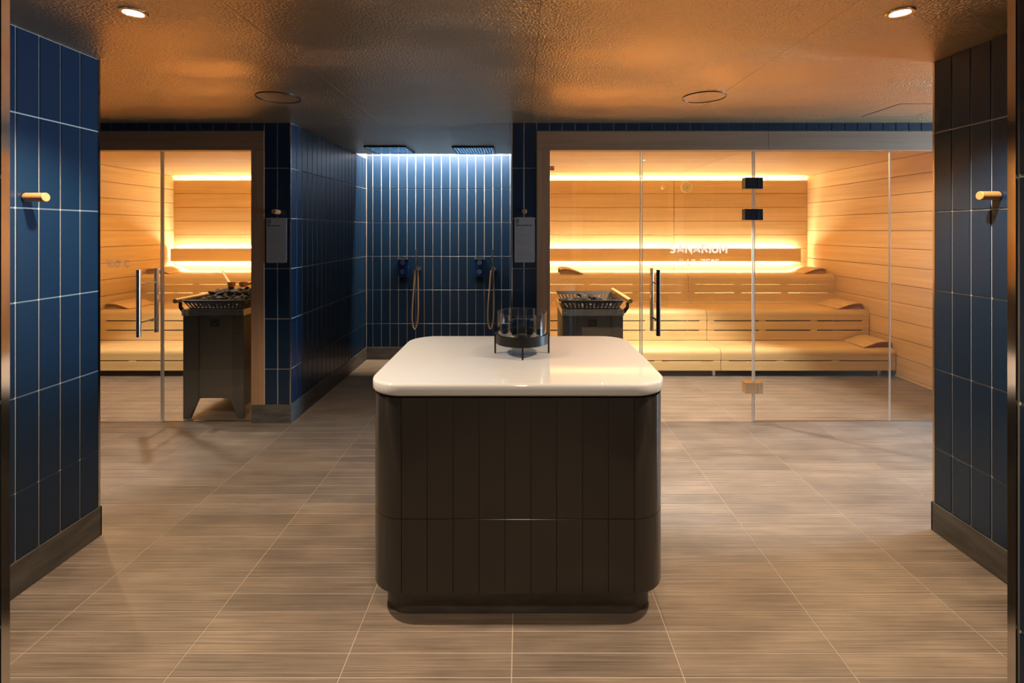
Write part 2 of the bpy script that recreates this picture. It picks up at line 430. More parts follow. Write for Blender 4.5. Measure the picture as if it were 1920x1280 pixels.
# facade: pier left of the showers (two tiles wide), its long side wall, header strips
PX0, PX1 = -2.058, -1.845
wp = tiled_wall('wall_shower_left', (PX0, PX1-T, FY+T, 7.0, 0, CEIL+.05), 'navy tiled wall and pier left of the showers',
    [((0, FY+T, 0), (1, 0, 0), (0, 0, 1), [PX0+.002, (PX0+PX1)/2, PX1-.004], ROWS),
     ((PX1-T, 0, 0), (0, 1, 0), (0, 0, 1), edges(FY+.004, BY, FY+.004, TP), ROWS)])
trim(wp, PX1-.004, FY+.004, SKH, CEIL, .0042)
skirt('baseboard_shower_left', [(PX0-.10, PX1+.006, FY-.006, FY+.03), (PX1-.01, PX1+.006, FY+.03, BY-.004)], 'dark stone skirting around the pier left of the showers')
QX0, QX1 = -.0724, .132
wq = tiled_wall('wall_shower_right', (QX0+T, QX1, FY+T, 7.0, 0, CEIL+.05), 'navy tiled pier between the showers and the right sauna',
    [((0, FY+T, 0), (1, 0, 0), (0, 0, 1), [QX0+.004, (QX0+QX1)/2, QX1-.002], ROWS),
     ((QX0+T, 0, 0), (0, -1, 0), (0, 0, 1), edges(-BY, -(FY+.004), -(FY+.004)-TP*20, TP), ROWS)])
trim(wq, QX0+.004, FY+.004, SKH, CEIL, .0042)
skirt('baseboard_shower_right', [(QX0-.006, QX1+.10, FY-.006, FY+.03), (QX0-.006, QX0+.01, FY+.03, BY-.004)], 'dark stone skirting around the pier right of the showers')
wb = tiled_wall('wall_back', (PX1-.1, QX0+.1, BY+T, BY+.14, 0, 2.80), 'navy tiled shower wall with pale vertical joints, washed by light from above',
    [((0, BY+T, 0), (1, 0, 0), (0, 0, 1), edges(PX1, QX0, -.126-.1028*17, .1028), ROWS[:-1]+[2.447, 2.78])])
skirt('baseboard_back', [(PX1, QX0, BY-.004, BY+.01)], 'dark stone skirting below the shower wall')
HB = 2.342
def header(name, x0, x1, start, label):
    w = tiled_wall(name, (x0, x1, FY+T, FY+.12, HB+.001, CEIL+.02), label,
        [((0, FY+T, 0), (1, 0, 0), (0, 0, 1), edges(x0, x1, start, .1029), [HB+.003, CEIL])])
    return w
header('wall_header_left', -5.0, PX0, PX0-.1029*29, 'strip of dark tiles above the left sauna front')
header('wall_header_right', QX1, 6.3, QX1, 'strip of dark tiles above the right sauna front')
struct('wall_facade_left', mk(box, -5.0, -4.86, FY, 7.0, 0, HB), 'navy_tile', 'wall closing the left sauna front out of sight', 'wall')
struct('wall_facade_right', mk(box, 4.04, 6.3, FY, FY+.12, 0, HB), 'navy_tile', 'wall closing the right sauna front out of sight', 'wall')

# ------------------------------------------------------------------ sauna shells
SCZ = 2.30; PT = 2.243; BP = .189
def board_rows(zmax, zmin):
    e = [zmax]
    while e[-1]-BP > zmin+.03: e.append(e[-1]-BP)
    e.append(zmin); return e[::-1]
def sauna(side, x0, x1, seamx, word):
    vs = board_rows(PT, 0)
    b = struct('wall_sauna_%s_back' % side, mk(box, x0-.06, x1+.06, SY+.075, SY+.16, 0, SCZ+.02), 'hemlock_x', 'pale wood back wall of the %s sauna with thin board joints' % word, 'wall')
    obj('panel_core', mk(box, x0, x1, SY+.012, SY+.03, 0, PT-.004), 'joint_dark', b)
    grid(b, 'wall_board', (0, SY+.014, 0), (1, 0, 0), (0, 0, 1), [x0]+seamx+[x1], vs, 'hemlock_x', .005, .014)
    l = obj('led_strip', mk(box, x0+.02, x1-.02, SY+.035, SY+.068, PT-.03, PT-.02), 'led_cove', b)
    vz = board_rows(SCZ, 0)
    inner = struct('wall_sauna_%s_left' % side, mk(box, x0-.05, x0-.014, FY+.07, SY+.075, 0, SCZ+.02), 'joint_dark', 'wood boarded left wall inside the %s sauna' % word, 'wall')
    grid(inner, 'wall_board', (x0-.014, 0, 0), (0, 1, 0), (0, 0, 1), [FY+.07, SY+.07], vz, 'hemlock_y', .005, .014)
    outer = struct('wall_sauna_%s_right' % side, mk(box, x1+.014, x1+.05, FY+.07, SY+.075, 0, SCZ+.02), 'joint_dark', 'wood boarded right wall inside the %s sauna' % word, 'wall')
    grid(outer, 'wall_board', (x1+.014, 0, 0), (0, -1, 0), (0, 0, 1), [-SY-.07, -FY-.07], vz, 'hemlock_y', .005, .014)
    c = struct('ceiling_sauna_%s' % side, mk(box, x0-.05, x1+.05, FY+.05, SY+.16, SCZ+.014, SCZ+.06), 'joint_dark', 'wood boarded ceiling inside the %s sauna' % word, 'ceiling')
    grid(c, 'ceiling_board', (0, 0, SCZ+.014), (1, 0, 0), (0, -1, 0), [x0]+seamx+[x1], [-SY-.075, -6.45, -5.82, -5.19, -4.56, -FY-.05], 'hemlock_x', .004, .014)
    return b
SLX0, SLX1 = -4.80, -2.09
SRX0, SRX1 = .165, 3.97
sauna('left', SLX0, SLX1, [], 'left')
sauna('right', SRX0, SRX1, [2.124], 'right')

# wood frames of the two glass fronts
GT = 2.19
def front_frame(name, label, xa, xb, header_edges, post):
    t = thing(name, label, 'frame', ((xa+xb)/2, FY, 0), kind='structure')
    for a, b in zip(header_edges, header_edges[1:]):
        obj('header_board', mk(box, a+.0008, b-.0008, FY-.002, FY+.09, GT, HB, .0015), 'frame_wood_x', t)
    obj('post', mk(box, post[0], post[1], FY-.0025, FY+.09, .067, GT-.0005, .0015), 'frame_wood_z', t)
    return t
front_frame('trim_1', 'wooden frame around the left glass front', -4.86, PX0, [-4.86, PX0], (-2.163, PX0))
front_frame('trim_2', 'wooden frame around the right glass front', QX1, 4.04, [QX1, 1.99, 4.04], (QX1, .237))

# glazing
GY = FY+.035
def pane_bm(x0, x1, z0=.004, z1=GT-.004):
    return mk(box, x0, x1, GY, GY+.010, z0, z1)
def edge_strip(parent, x, z0=.004, z1=GT-.004, w=.0032):
    obj('pane_edge', mk(box, x-w, x+w, GY-.0015, GY+.0115, z0, z1), 'glass_edge', parent)
def window(n, x0, x1, label, edges_):
    t = thing('window_%d' % n, label, 'window', ((x0+x1)/2, GY, 0), kind='structure')
    obj('pane', pane_bm(x0, x1), 'clear_glass', t)
    for e in edges_: edge_strip(t, e)
    obj('sill_seal', mk(box, x0, x1, GY-.004, GY+.014, 0, .004), 'steel', t)
    return t
window(1, -2.900, -2.166, 'fixed clear glass pane in front of the left heater', [-2.897])
window(2, .240, .972, 'fixed clear glass pane in front of the right heater', [.969])
window(3, 1.893, 2.990, 'fixed clear glass pane between door hinges and corner seam', [1.896])
window(4, 2.996, 4.03, 'clear glass pane at the right end of the right sauna', [2.993])

def handle(parent, x, z0, z1, mat_out, mat_in):
    h = obj('door_handle', mk(cyl, (x, GY-.105, z0), (x, GY-.105, z1), .0165), mat_out, parent)
    bm = bmesh.new(); cyl(bm, (x, GY+.085, z0), (x, GY+.085, z1), .0165)
    obj('inner_bar', bm, mat_in, h)
    for z in (z0+.115, z1-.115): obj('standoff', mk(cyl, (x, GY-.105, z), (x, GY+.085, z), .0085, seg=12), mat_out, h)
def arc(cx, cy, rx, ry, a0, a1, n=9):
    return [(cx+rx*math.cos(math.radians(a0+(a1-a0)*i/n)), cy+ry*math.sin(math.radians(a0+(a1-a0)*i/n))) for i in range(n+1)]
GLYPH = {   # centre-line strokes in a unit-high box: (advance width, [polylines])
 'S': (.56, [arc(.28, .75, .24, .25, 35, 270, 9)[:-1]+arc(.28, .25, .26, .25, 90, -145, 10)]),
 'A': (.66, [[(0, 0), (.33, 1), (.66, 0)], [(.12, .28), (.54, .28)]]),
 'N': (.58, [[(0, 0), (0, 1), (.58, 0), (.58, 1)]]),
 'R': (.56, [[(0, 0), (0, 1)], [(.06, 1), (.28, 1)]+arc(.28, .74, .26, .26, 80, -80, 8)+[(.28, .48), (.06, .48)], [(.28, .48), (.56, 0)]]),
 'I': (.0, [[(0, 0), (0, 1)]]),
 'U': (.56, [[(0, 1)]+arc(.28, .28, .28, .28, 180, 360, 10)+[(.56, 1)]]),
 'M': (.70, [[(0, 0), (0, 1), (.35, .30), (.70, 1), (.70, 0)]]),
 '4': (.56, [[(.36, 1), (0, .24), (.56, .24)], [(.42, .52), (.42, 0)]]),
 '0': (.52, [arc(.26, .70, .26, .30, 0, 180, 10)+arc(.26, .30, .26, .30, 180, 360, 10)+[(.52, .70)]]),
 '1': (.22, [[(0, .80), (.20, 1), (.20, 0)]]),
 '-': (.34, [[(0, .45), (.34, .45)]]),
 '7': (.50, [[(0, 1), (.50, 1), (.16, 0)]]),
 '5': (.52, [[(.48, 1), (.06, 1), (.03, .55)]+arc(.25, .31, .27, .31, 120, -140, 12)]),
 '°': (.24, [arc(.12, .86, .12, .12, 0, 360, 12)]),
 'C': (.54, [arc(.28, .70, .28, .30, 25, 180, 9)+arc(.28, .30, .28, .30, 180, 335, 9)])}
def lettering(txt, x, z, w, h, stroke, mat, parent, label):
    gap = .30; tot = sum(GLYPH[c][0]+gap for c in txt)-gap
    k = (w-stroke)/tot; hh = h-stroke; cur = 0; bm = bmesh.new(); lay = 0
    def ribbon(pts, y):
        P = [Vector((x+stroke/2+(cur+px)*k, y, z+stroke/2+pz*hh)) for px, pz in pts]
        closed = (P[0]-P[-1]).length < 1e-5
        if closed: P.pop()
        n = len(P); Lf, Rt = [], []
        for i, p in enumerate(P):
            a = P[i-1] if (i or closed) else None; b = P[(i+1) % n] if (i < n-1 or closed) else None
            d1_ = (p-a).normalized() if a else (b-p).normalized(); d2_ = (b-p).normalized() if b else d1_
            n1, n2 = Vector((-d1_.z, 0, d1_.x)), Vector((-d2_.z, 0, d2_.x)); m = (n1+n2)
            m = m.normalized() if m.length > .05 else n1
            q = m*(stroke/2/max(m.dot(n1), .35)); e_ = Vector((0, 0, 0))
            if a is None: e_ = -d2_*stroke*.5 if abs(d2_.z) < .3 or abs(d2_.x) < .3 else e_
            if b is None: e_ = d1_*stroke*.5 if abs(d1_.z) < .3 or abs(d1_.x) < .3 else e_
            Lf.append(p+q+e_); Rt.append(p-q+e_)
        vl = [[bm.verts.new(v+Vector((0, dy, 0))) for v in side] for side in (Lf, Rt) for dy in (0, .0005)]
        for i in range(n if closed else n-1):
            j_ = (i+1) % n
            for A, B in ((0, 2), (2, 3), (3, 1), (1, 0)): bm.faces.new((vl[A][i], vl[A][j_], vl[B][j_], vl[B][i]))
        if not closed:
            for i in (0, n-1): bm.faces.new((vl[0][i], vl[1][i], vl[3][i], vl[2][i]))
    for c_ in txt:
        for m_, pl_ in enumerate(GLYPH[c_][1]): ribbon(pl_, GY-.0010-.0008*m_)
        cur += GLYPH[c_][0]+gap
    o = obj('lettering', bm, mat, parent); o['label'] = label

d1 = thing('door_1', 'frameless glass door of the left sauna with a long steel pull handle', 'door', (-3.35, GY, 0), kind='structure')
obj('pane', pane_bm(-3.83, -2.908, .010), 'clear_glass', d1); edge_strip(d1, -2.912, .010)
handle(d1, -3.012, .705, 1.235, 'steel', 'steel')
lettering('100°C', -3.358, 1.245, .190, .060, .0085, 'faint_frost', d1, 'faint frosted temperature lettering')
window(5, -4.80, -3.835, 'fixed glass pane left of the left sauna door', [-3.84])

d2 = thing('door_2', 'frameless glass door of the right sauna lettered SANARIUM with pull handle', 'door', (1.43, GY, 0), kind='structure')
obj('pane', pane_bm(.982, 1.885, .010), 'clear_glass', d2); edge_strip(d2, .985, .010); edge_strip(d2, 1.882, .010)
handle(d2, 1.087, .715, 1.235, 'black_metal', 'brass')
lettering('SANARIUM', 1.203, 1.361, .472, .072, .0150, 'frosted_white', d2, 'white frosted word SANARIUM on the door glass')
lettering('40-75°C', 1.335, 1.256, .276, .058, .0085, 'frosted_white', d2, 'white frosted temperature range 40-75°C')
def outline(pts, w, mat, name, parent):
    bm = bmesh.new()
    for a, b in zip(pts, pts[1:]):
        a, b = Vector((a[0], 0, a[1])), Vector((b[0], 0, b[1])); d = (b-a); n = Vector((-d.z, 0, d.x)).normalized()*w/2; e = d.normalized()*w*.4
        vs = [bm.verts.new(q+Vector((0, GY-.0012, 0))) for q in (a-e+n, b+e+n, b+e-n, a-e-n)]
        r = bmesh.ops.extrude_face_region(bm, geom=[bm.faces.new(vs)])
        bmesh.ops.translate(bm, vec=(0, -.0006, 0), verts=[g for g in r['geom'] if isinstance(g, bmesh.types.BMVert)])
    return obj(name, bm, mat, parent)
tx, tz = 1.294, 1.236
bulb = [(tx+.013*math.cos(a), tz+.013*math.sin(a)) for a in [math.radians(120-i*20) for i in range(-0, 1)]]
pts = [(tx-.007, tz+.020)] + [(tx+.016*math.cos(math.radians(q)), tz+.004+.016*math.sin(math.radians(q))) for q in range(125, 416, 29)] + [(tx+.007, tz+.020), (tx+.007, tz+.075)]
pts += [(tx+.007*math.cos(math.radians(q)), tz+.075+.007*math.sin(math.radians(q))) for q in range(30, 181, 30)] + [(tx-.007, tz+.020)]
outline(pts, .0048, 'frosted_white', 'thermometer_icon', d2)
tick = bmesh.new()
for z in (.078, .067, .056, .045): box(tick, tx+.013, tx+(.026 if z in (.078, .056) else .021), GY-.0018, GY-.0012, tz+z-.0015, tz+z+.0015)
obj('thermometer_ticks', tick, 'frosted_white', d2)
def hinge(zc, mat, name):
    t = obj(name, mk(box, 1.809, 1.912, GY-.028, GY+.038, zc-.045, zc+.045, .002), mat, d2)
    obj('hinge_pin', mk(box, 1.9125, 1.9165, GY-.029, GY+.038, zc-.0455, zc+.0455), 'polished_steel', t)
    obj('hinge_leaf', mk(box, 1.917, 1.953, GY-.026, GY+.038, zc-.045, zc+.045, .002), mat, t)
hinge(1.545+(432-343)/233.5, 'black_metal', 'hinge'); hinge(1.545+(432-402)/233.5, 'black_metal', 'hinge')
hinge(1.545+(432-725)/231.0, 'brass', 'hinge')
st = thing('warning_sticker', 'small orange square sticker at the upper left of the right glass', 'sticker', (.26, GY, 2.05))
obj('sticker_sheet', mk(box, .2385, .272, GY-.0008, GY-.0002, 2.032, 2.066), 'orange_sticker', st)
bm = bmesh.new(); box(bm, .249, .2545, GY-.0014, GY-.0008, 2.045, 2.056); box(bm, .260, .2655, GY-.0014, GY-.0008, 2.050, 2.059)
obj('sticker_mark', bm, 'cream_plastic', st)

# ------------------------------------------------------------------ benches
def bench(name, label, x0, x1, yf, yb, zt, boards, zb, group, legs=()):
    t = thing(name, label, 'bench', ((x0+x1)/2, yf, 0), group)
    g = .003; x0 += g; x1 -= g
    R = .055; nz = boards[0]
    prof = [(yf+.105, zt-.022), (yf+.105, zt)]
    prof += [(yf+R-R*math.sin(a), zt-R+R*math.cos(a)) for a in [PI/2*i/8 for i in range(9)]]
    prof += [(yf, nz), (yf+.024, nz), (yf+.024, zt-R-.005)]
    obj('nose_board', mk(extrude_x, prof, x0, x1), 'hemlock_x', t)
    y = yf+.110; n = max(1, round((yb-y)/.085)); w = (yb-y)/n
    for k in range(n):
        obj('seat_slat', mk(box, x0, x1, y+k*w, y+(k+1)*w-.006, zt-.022, zt, .0015), 'hemlock_x', t)
    top = nz
    ivs = []
    for (ba, bb) in zip(boards[1::2], boards[2::2]):
        obj('fascia_board', mk(box, x0, x1, yf, yf+.024, bb, ba, .0012), 'hemlock_x', t)
        n2 = max(2, round((x1-x0)/.62)); xs = [x0+.04+(x1-x0-.08)*i/(n2) for i in range(n2+1)]
        for i, xc in enumerate(xs):
            hw = .038 if 0 < i < n2 else .040
            obj('spacer', mk(box, max(xc-hw, x0+.004), min(xc+hw, x1-.004), yf+.0025, yf+.024, ba, top), 'hemlock_x', t)
        top = bb
    for lx in legs:
        obj('leg', mk(cyl, (lx, yf+.06, 0), (lx, yf+.06, zb), .022), 'steel', t)
    sup = 3
    for i in range(sup):
        xc = x0+.12+(x1-x0-.24)*i/(sup-1)
        obj('bearer', mk(box, xc-.02, xc+.02, yf+.03, yb-.01, zt-.09, zt-.023), 'frame_wood_y', t)
    return t
TIERS = [  # front y, back y, top z, board edges from the nose down
    (5.18, 5.60, .295, [.176, .164, .066], .066),
    (5.576, 6.215, .640, [.525, .512, .417, .404, .300], .300),
    (6.19, SY, .990, [.871, .858, .765, .752, .645], .645)]
names = ['lowest', 'middle', 'top']
for k, (yf, yb, zt, bd, zb) in enumerate(TIERS):
    for x0, x1, wd, grp, lg in ((SLX0+.004, SLX1-.004, 'left sauna', 'benches of the left sauna', (-4.6, -3.4, -2.3)),
                            (SRX0+.004, 2.117, 'left half of the right sauna', 'benches of the right sauna', (.4, 2.06)),
                            (2.117, SRX1-.006, 'right half of the right sauna', 'benches of the right sauna', (3.82,))):
        yy = yb-.004 if k == 2 else yb
        b = bench('sauna_bench', '%s tier wooden slatted bench with rounded nose in the %s' % (names[k], wd), x0, x1, yf, yy, zt, bd, zb, grp, lg if k == 0 else ())
        if k > 0: obj('light_block', mk(box, x0+.01, x1-.01, yf+.03, yf+.045, 0, zb-.012), 'joint_dark', b)  # added board that stops the under-bench strip leaking through the lower slots
        if k == 2:
            s = obj('led_strip', mk(box, x0+.05, x1-.05, yb-.14, yb-.11, .60, .61), 'led_under', b)
def backrest(label, x0, x1):
    t = thing('backrest', label, 'backrest', ((x0+x1)/2, SY, 1.12), 'lit backrests')
    obj('board', mk(box, x0, x1, SY-.10, SY-.076, 1.123, 1.297, .0015), 'hemlock_x', t)
    n = 4
    for i in range(n):
        xc = x0+.15+(x1-x0-.3)*i/(n-1); obj('bracket', mk(box, xc-.02, xc+.02, SY-.076, SY-.001, 1.17, 1.25), 'hemlock_y', t)
    obj('led_strip', mk(box, x0+.01, x1-.03, SY-.040, SY-.015, 1.262, 1.270), 'led_back', t)
    obj('led_strip', mk(box, x0+.01, x1-.03, SY-.040, SY-.015, 1.150, 1.158), 'led_back', t)
backrest('long wooden backrest board glowing above and below in the left sauna', -4.775, SLX1-.01)
backrest('long wooden backrest board glowing above and below in the right sauna', SRX0+.01, 3.825)

def headrest(label, x0, yf, z, mir=False, dep=.40, w=.30):
    t = thing('headrest', label, 'headrest', (x0+w/2, yf+dep/2, z), 'slatted wooden headrests')
    def hz(s): return .012+.062*math.sin(min(s/.78, 1)*PI/2)**1.2-(.012*((s-.78)/.22)**2 if s > .78 else 0)
    X = (lambda s: x0+w*(1-s)) if mir else (lambda s: x0+w*s)
    n = 8
    for i in range(n):
        s0, s1 = i/n, (i+.86)/n
        pr = [(X(s0), z+hz(s0)-.009), (X(s1), z+hz(s1)-.009), (X(s1), z+hz(s1)), (X(s0), z+hz(s0))]
        obj('slat', mk(extrude_y, pr, yf, yf+dep), 'hemlock_y', t)
    for yy in (yf+.03, yf+dep-.055):
        pr = [(X(0), z)]+[(X(i/10), z+max(hz(i/10)-.0095, .001)) for i in range(11)]+[(X(1), z)]
        obj('rib', mk(extrude_y, pr, yy, yy+.025), 'frame_wood_x', t)
headrest('slatted wooden headrest on the middle bench by the right wall', 3.64, 5.63, .640)
headrest('slatted wooden headrest on the top bench by the right wall', 3.61, 6.26, .990)
headrest('slatted wooden headrest on the lowest bench by the right wall', 3.655, 5.22, .295, dep=.33)
headrest('slatted wooden headrest on the top bench behind the right heater', .50, 6.20, .990, True, w=.29)
headrest('slatted wooden headrest on the middle bench of the left sauna', -4.785, 5.63, .640, True)
headrest('slatted wooden headrest on the top bench of the left sauna', -4.785, 6.26, .990, True)

# dial and knob on the back wall of the right sauna
t = thing('thermometer_dial', 'round cream thermometer on the back wall of the right sauna', 'thermometer', (2.295, SY, 2.142))
def disc(bm, c, r, y0, y1, seg=36): cyl(bm, (c[0], y0, c[1]), (c[0], y1, c[1]), r, seg=seg)
bm = bmesh.new(); disc(bm, (2.295, 2.142), .079, SY-.018, SY); obj('case', bm, 'cream_plastic', t)
bm = bmesh.new(); disc(bm, (2.295, 2.142), .066, SY-.020, SY-.018); obj('dial_face', bm, 'dial_face', t)
bm = bmesh.new(); disc(bm, (2.295, 2.142), .006, SY-.024, SY-.020, 12); box(bm, 2.293, 2.297, SY-.022, SY-.020, 2.105, 2.142); obj('pointer', bm, 'print_dark', t)
t = thing('sensor_knob', 'small cream sensor knob on the back wall left of the dial', 'sensor', (1.965, SY, 2.14))
bm = bmesh.new(); disc(bm, (1.965, 2.14), .032, SY-.006, SY); obj('rose', bm, 'hemlock_x', t)
bm = bmesh.new(); cyl(bm, (1.965, SY-.05, 2.14), (1.965, SY-.006, 2.14), .022, .028); obj('knob', bm, 'cream_plastic', t)

# ------------------------------------------------------------------ heaters
def heater(label, cx, rail_side, name='sauna_heater'):
    y0, w, dep = 4.02, .50, .62
    t = thing(name, label, 'heater', (cx, y0, 0), 'sauna heaters')
    x0, x1, y1 = cx-w/2, cx+w/2, y0+dep
    bt = .845
    # shaped front and back plates standing on two splayed feet
    def plate(y, th, mat, nm):
        pr = [(x0+.004, 0), (x0+.055, 0), (x0+.125, .165), (x1-.125, .165), (x1-.055, 0), (x1-.004, 0), (x1-.004, bt), (x0+.004, bt)]
        return obj(nm, mk(extrude_y, pr, y, y+th), mat, t)
    fp = plate(y0+.022, .012, 'heater_panel', 'front_panel')
    for a, b in ((x0+.002, x0+.125), (x1-.095, x1-.002)):
        pr = [(a, 0), (a+.05, 0), (b, .165), (b, bt), (a, bt)] if a < cx else [(a, .165), (b-.05, 0), (b, 0), (b, bt), (a, bt)]
        obj('side_wing', mk(extrude_y, pr, y0+.006, y0+.020), 'heater_grey', t)
    plate(y1-.034, .012, 'heater_grey', 'back_panel')
    for xa in (x0+.004, x1-.016):
        obj('side_panel', mk(box, xa, xa+.012, y0+.034, y1-.034, .10, bt), 'heater_grey', t)
    fpl = obj('front_plate', mk(box, cx-.035, cx+.037, y0+.0195, y0+.0225, .755, .815), 'label_plate', t)
    pl = bmesh.new()
    for z, l in ((.803, .030), (.793, .022), (.778, .045), (.770, .045)): box(pl, cx-.022, cx-.022+l, y0+.0188, y0+.0196, z-.0015, z+.0015)
    obj('plate_print', pl, 'heater_panel', fpl)
    # steel rim
    rm = bmesh.new(); zt0, zt1 = .848, .900
    box(rm, x0-.004, x1+.004, y0-.002, y0+.012, zt0, zt1); box(rm, x0-.004, x1+.004, y1-.012, y1+.002, zt0, zt1)
    box(rm, x0-.004, x0+.010, y0+.012, y1-.012, zt0, zt1); box(rm, x1-.010, x1+.004, y0+.012, y1-.012, zt0, zt1)
    rim = obj('rim', rm, 'steel', t)
    for xc in (x0+.022, x1-.022):
        obj('corner_plate', mk(box, xc-.026, xc+.026, y0-.005, y0-.002, zt0+.002, zt1-.002), 'reflector', rim)
        for z in (.862, .886): obj('screw', mk(cyl, (xc, y0-.008, z), (xc, y0-.005, z), .0045, seg=10), 'black_metal', rim)
    obj('top_plate', mk(box, x0+.010, x1-.010, y0+.012, y1-.012, .880, .886), 'steel', t)
    # flared slotted basket
    zb0, zb1 = .888, .975
    a = [(x0+.045, y0+.05), (x1-.045, y0+.05), (x1-.045, y1-.06), (x0+.045, y1-.06)]
    b = [(x0-.005, y0+.005), (x1+.005, y0+.005), (x1+.005, y1-.01), (x0-.005, y1-.01)]
    bk = bmesh.new()
    def bar(p, q, r=.006): tube(bk, [p, q], r, 6)
    for i in range(4):
        j = (i+1) % 4
        A0, A1, B0, B1 = Vector((*a[i], zb0)), Vector((*a[j], zb0)), Vector((*b[i], zb1)), Vector((*b[j], zb1))
        def strip(s0, s1, t0, t1):
            P = lambda s, t_: (A0.lerp(A1, s)).lerp(B0.lerp(B1, s), t_)
            q = [P(s0, t0), P(s1, t0), P(s1, t1), P(s0, t1)]
            nn = (q[1]-q[0]).cross(q[3]-q[0]).normalized()*.004
            f0 = [bk.verts.new(p) for p in q]; f1 = [bk.verts.new(p+nn) for p in q]
            bk.faces.new(f0[::-1]); bk.faces.new(f1)
            for m in range(4): bk.faces.new((f0[m], f0[(m+1) % 4], f1[(m+1) % 4], f1[m]))
        strip(0, 1, 0, .26); strip(0, 1, .70, 1.0)
        n = 14
        for k in range(n+1): strip(max(k/n-.019, 0), min(k/n+.019, 1), .26, .70)
    obj('stone_basket', bk, 'basket_metal', t)
    # wooden guard rail along one side on two dark brackets
    xr = (x1+.055) if rail_side > 0 else (x0-.055)
    obj('guard_rail', mk(cyl, (xr, y0-.01, .968), (xr, y1+.14, .968), .0185), 'rail_wood', t)
    xe = x1 if rail_side > 0 else x0
    for yy in (y0+.03, y1-.05):
        pr = [(xe, .862), (xe+rail_side*.022, .862), (xe+rail_side*.052, .905), (xe+rail_side*.052, .952), (xe+rail_side*.030, .952), (xe+rail_side*.030, .915), (xe, .892)]
        obj('rail_bracket', mk(extrude_y, pr, yy, yy+.012), 'black_metal', t)
    return t
heater('floor-standing grey heater with wooden side rail seen behind the left glass front', -2.52, -1)
heater('dark floor-standing heater behind the white island, seen through the right glass front', .593, 1)

def stone_meshes(n):
    out = []
    for i in range(n):
        bm = bmesh.new(); bmesh.ops.create_icosphere(bm, subdivisions=2, radius=1)
        for v in bm.verts:
            d = v.co.normalized(); k = 1+.22*math.sin(d.x*3.1+i)*math.cos(d.y*2.7+2*i)+.16*math.sin(d.z*4.3+i*1.7)+random.uniform(-.05, .05)
            v.co = Vector((d.x*k*1.15, d.y*k*.9, d.z*k*.68))
        me = bpy.data.meshes.new('sauna_stone'); bm.to_mesh(me); bm.free(); me.materials.append(MATS['heater_stone']); out.append(me)
    return out
SM = stone_meshes(6)
def stones(cx, label, grp, rows):
    for z, nx, ny, mx, my, sc in rows:
        for i in range(nx):
            for j in range(ny):
                o = bpy.data.objects.new('sauna_stone', random.choice(SM)); COL.objects.link(o)
                o.location = (cx+(-mx+2*mx*(i+.5)/nx)+random.uniform(-.004, .004), 4.325+(-my+2*my*(j+.5)/ny)+random.uniform(-.004, .004), z+random.uniform(-.004, .004))
                s = sc*random.uniform(.78, .94); o.scale = (s, s, s); o.rotation_euler = (random.uniform(-.4, .4), random.uniform(-.4, .4), random.uniform(0, 6.28))
                tag(o, label, 'stone', grp)
stones(-2.52, 'dark rough stone heaped in the basket of the left heater', 'stones of the left heater',
       [(.916, 5, 6, .19, .235, .031), (.962, 5, 5, .19, .23, .033), (1.010, 4, 4, .15, .18, .034)])
stones(.593, 'dark rough stone lying in the basket of the right heater', 'stones of the right heater',
       [(.916, 5, 6, .19, .235, .031), (.962, 2, 3, .09, .14, .036)])
def ladle(label, p0, p1, cup):
    t = thing('wooden_ladle', label, 'ladle', p0, 'ladles on the left heater')
    obj('shaft', mk(cyl, p0, p1, .013, .011, 12), 'rail_wood', t)
    bm = bmesh.new(); lathe(bm, p0, [(.004, -.02), (.032, -.014), (.038, .03), (.033, .03), (.028, -.006), (.004, -.010)], 20)
    obj('scoop', bm, cup, t)
ladle('wooden ladle leaning up to the left on the stones of the left heater', (-2.63, 4.46, 1.050), (-2.76, 4.54, 1.170), 'rail_wood')
ladle('wooden ladle lying on the stones beside the frame post of the left sauna', (-2.50, 4.42, 1.054), (-2.31, 4.48, 1.110), 'rail_wood')

# ------------------------------------------------------------------ showers
def shower(px, hx, word):
    t = thing('shower_valve', 'chrome shower control plate with two knobs, %s' % word, 'shower valve', (px, BY, 1.10), 'shower valves')
    obj('plate', mk(box, px-.06, px+.06, BY-.014, BY, .995, 1.205, .002), 'valve_blue', t)
    obj('plate_rim', mk(box, px-.064, px+.064, BY-.05, BY, 1.200, 1.208), 'steel', t)
    for z in (1.165, 1.055):
        bm = bmesh.new(); cyl(bm, (px+.0, BY-.058, z), (px, BY-.014, z), .030, .032, 24); obj('knob', bm, 'polished_steel', t)
    s = thing('hand_shower', 'slim hand shower with looping copper-toned hose, %s' % word, 'shower', (hx, BY, 1.09), 'hand showers')
    obj('wand', mk(cyl, (hx, BY-.055, 1.07), (hx, BY-.055, 1.315), .010, .013, 16), 'polished_steel', s)
    hb = bmesh.new(); cyl(hb, (hx+.02, BY, 1.085), (hx+.02, BY-.04, 1.085), .025, seg=20); cyl(hb, (hx+.002, BY-.055, 1.07), (hx+.002, BY-.055, 1.10), .018, seg=16)
    box(hb, hx-.008, hx+.03, BY-.058, BY-.03, 1.078, 1.094)
    obj('holder', hb, 'steel', s)
    pts = []
    zl, zt = .375, 1.07
    for i in range(41):
        q = i/40; th = q*2*PI
        hgt = (1-math.cos(th))/2                     # 0 top, 1 bottom, 0 top
        side = -math.sin(th)*(.012+.036*hgt**1.5)-.022*hgt
        pts.append((hx+side+.012*(q-.5)*2, BY-.055+.028*q, zt-(zt-zl)*hgt))
    obj('hose', mk(tube, pts, .010, 8), 'copper_hose', s)
shower(-1.40, -1.238, 'left of the two on the back wall')
shower(-.490, -.336, 'right of the two on the back wall')
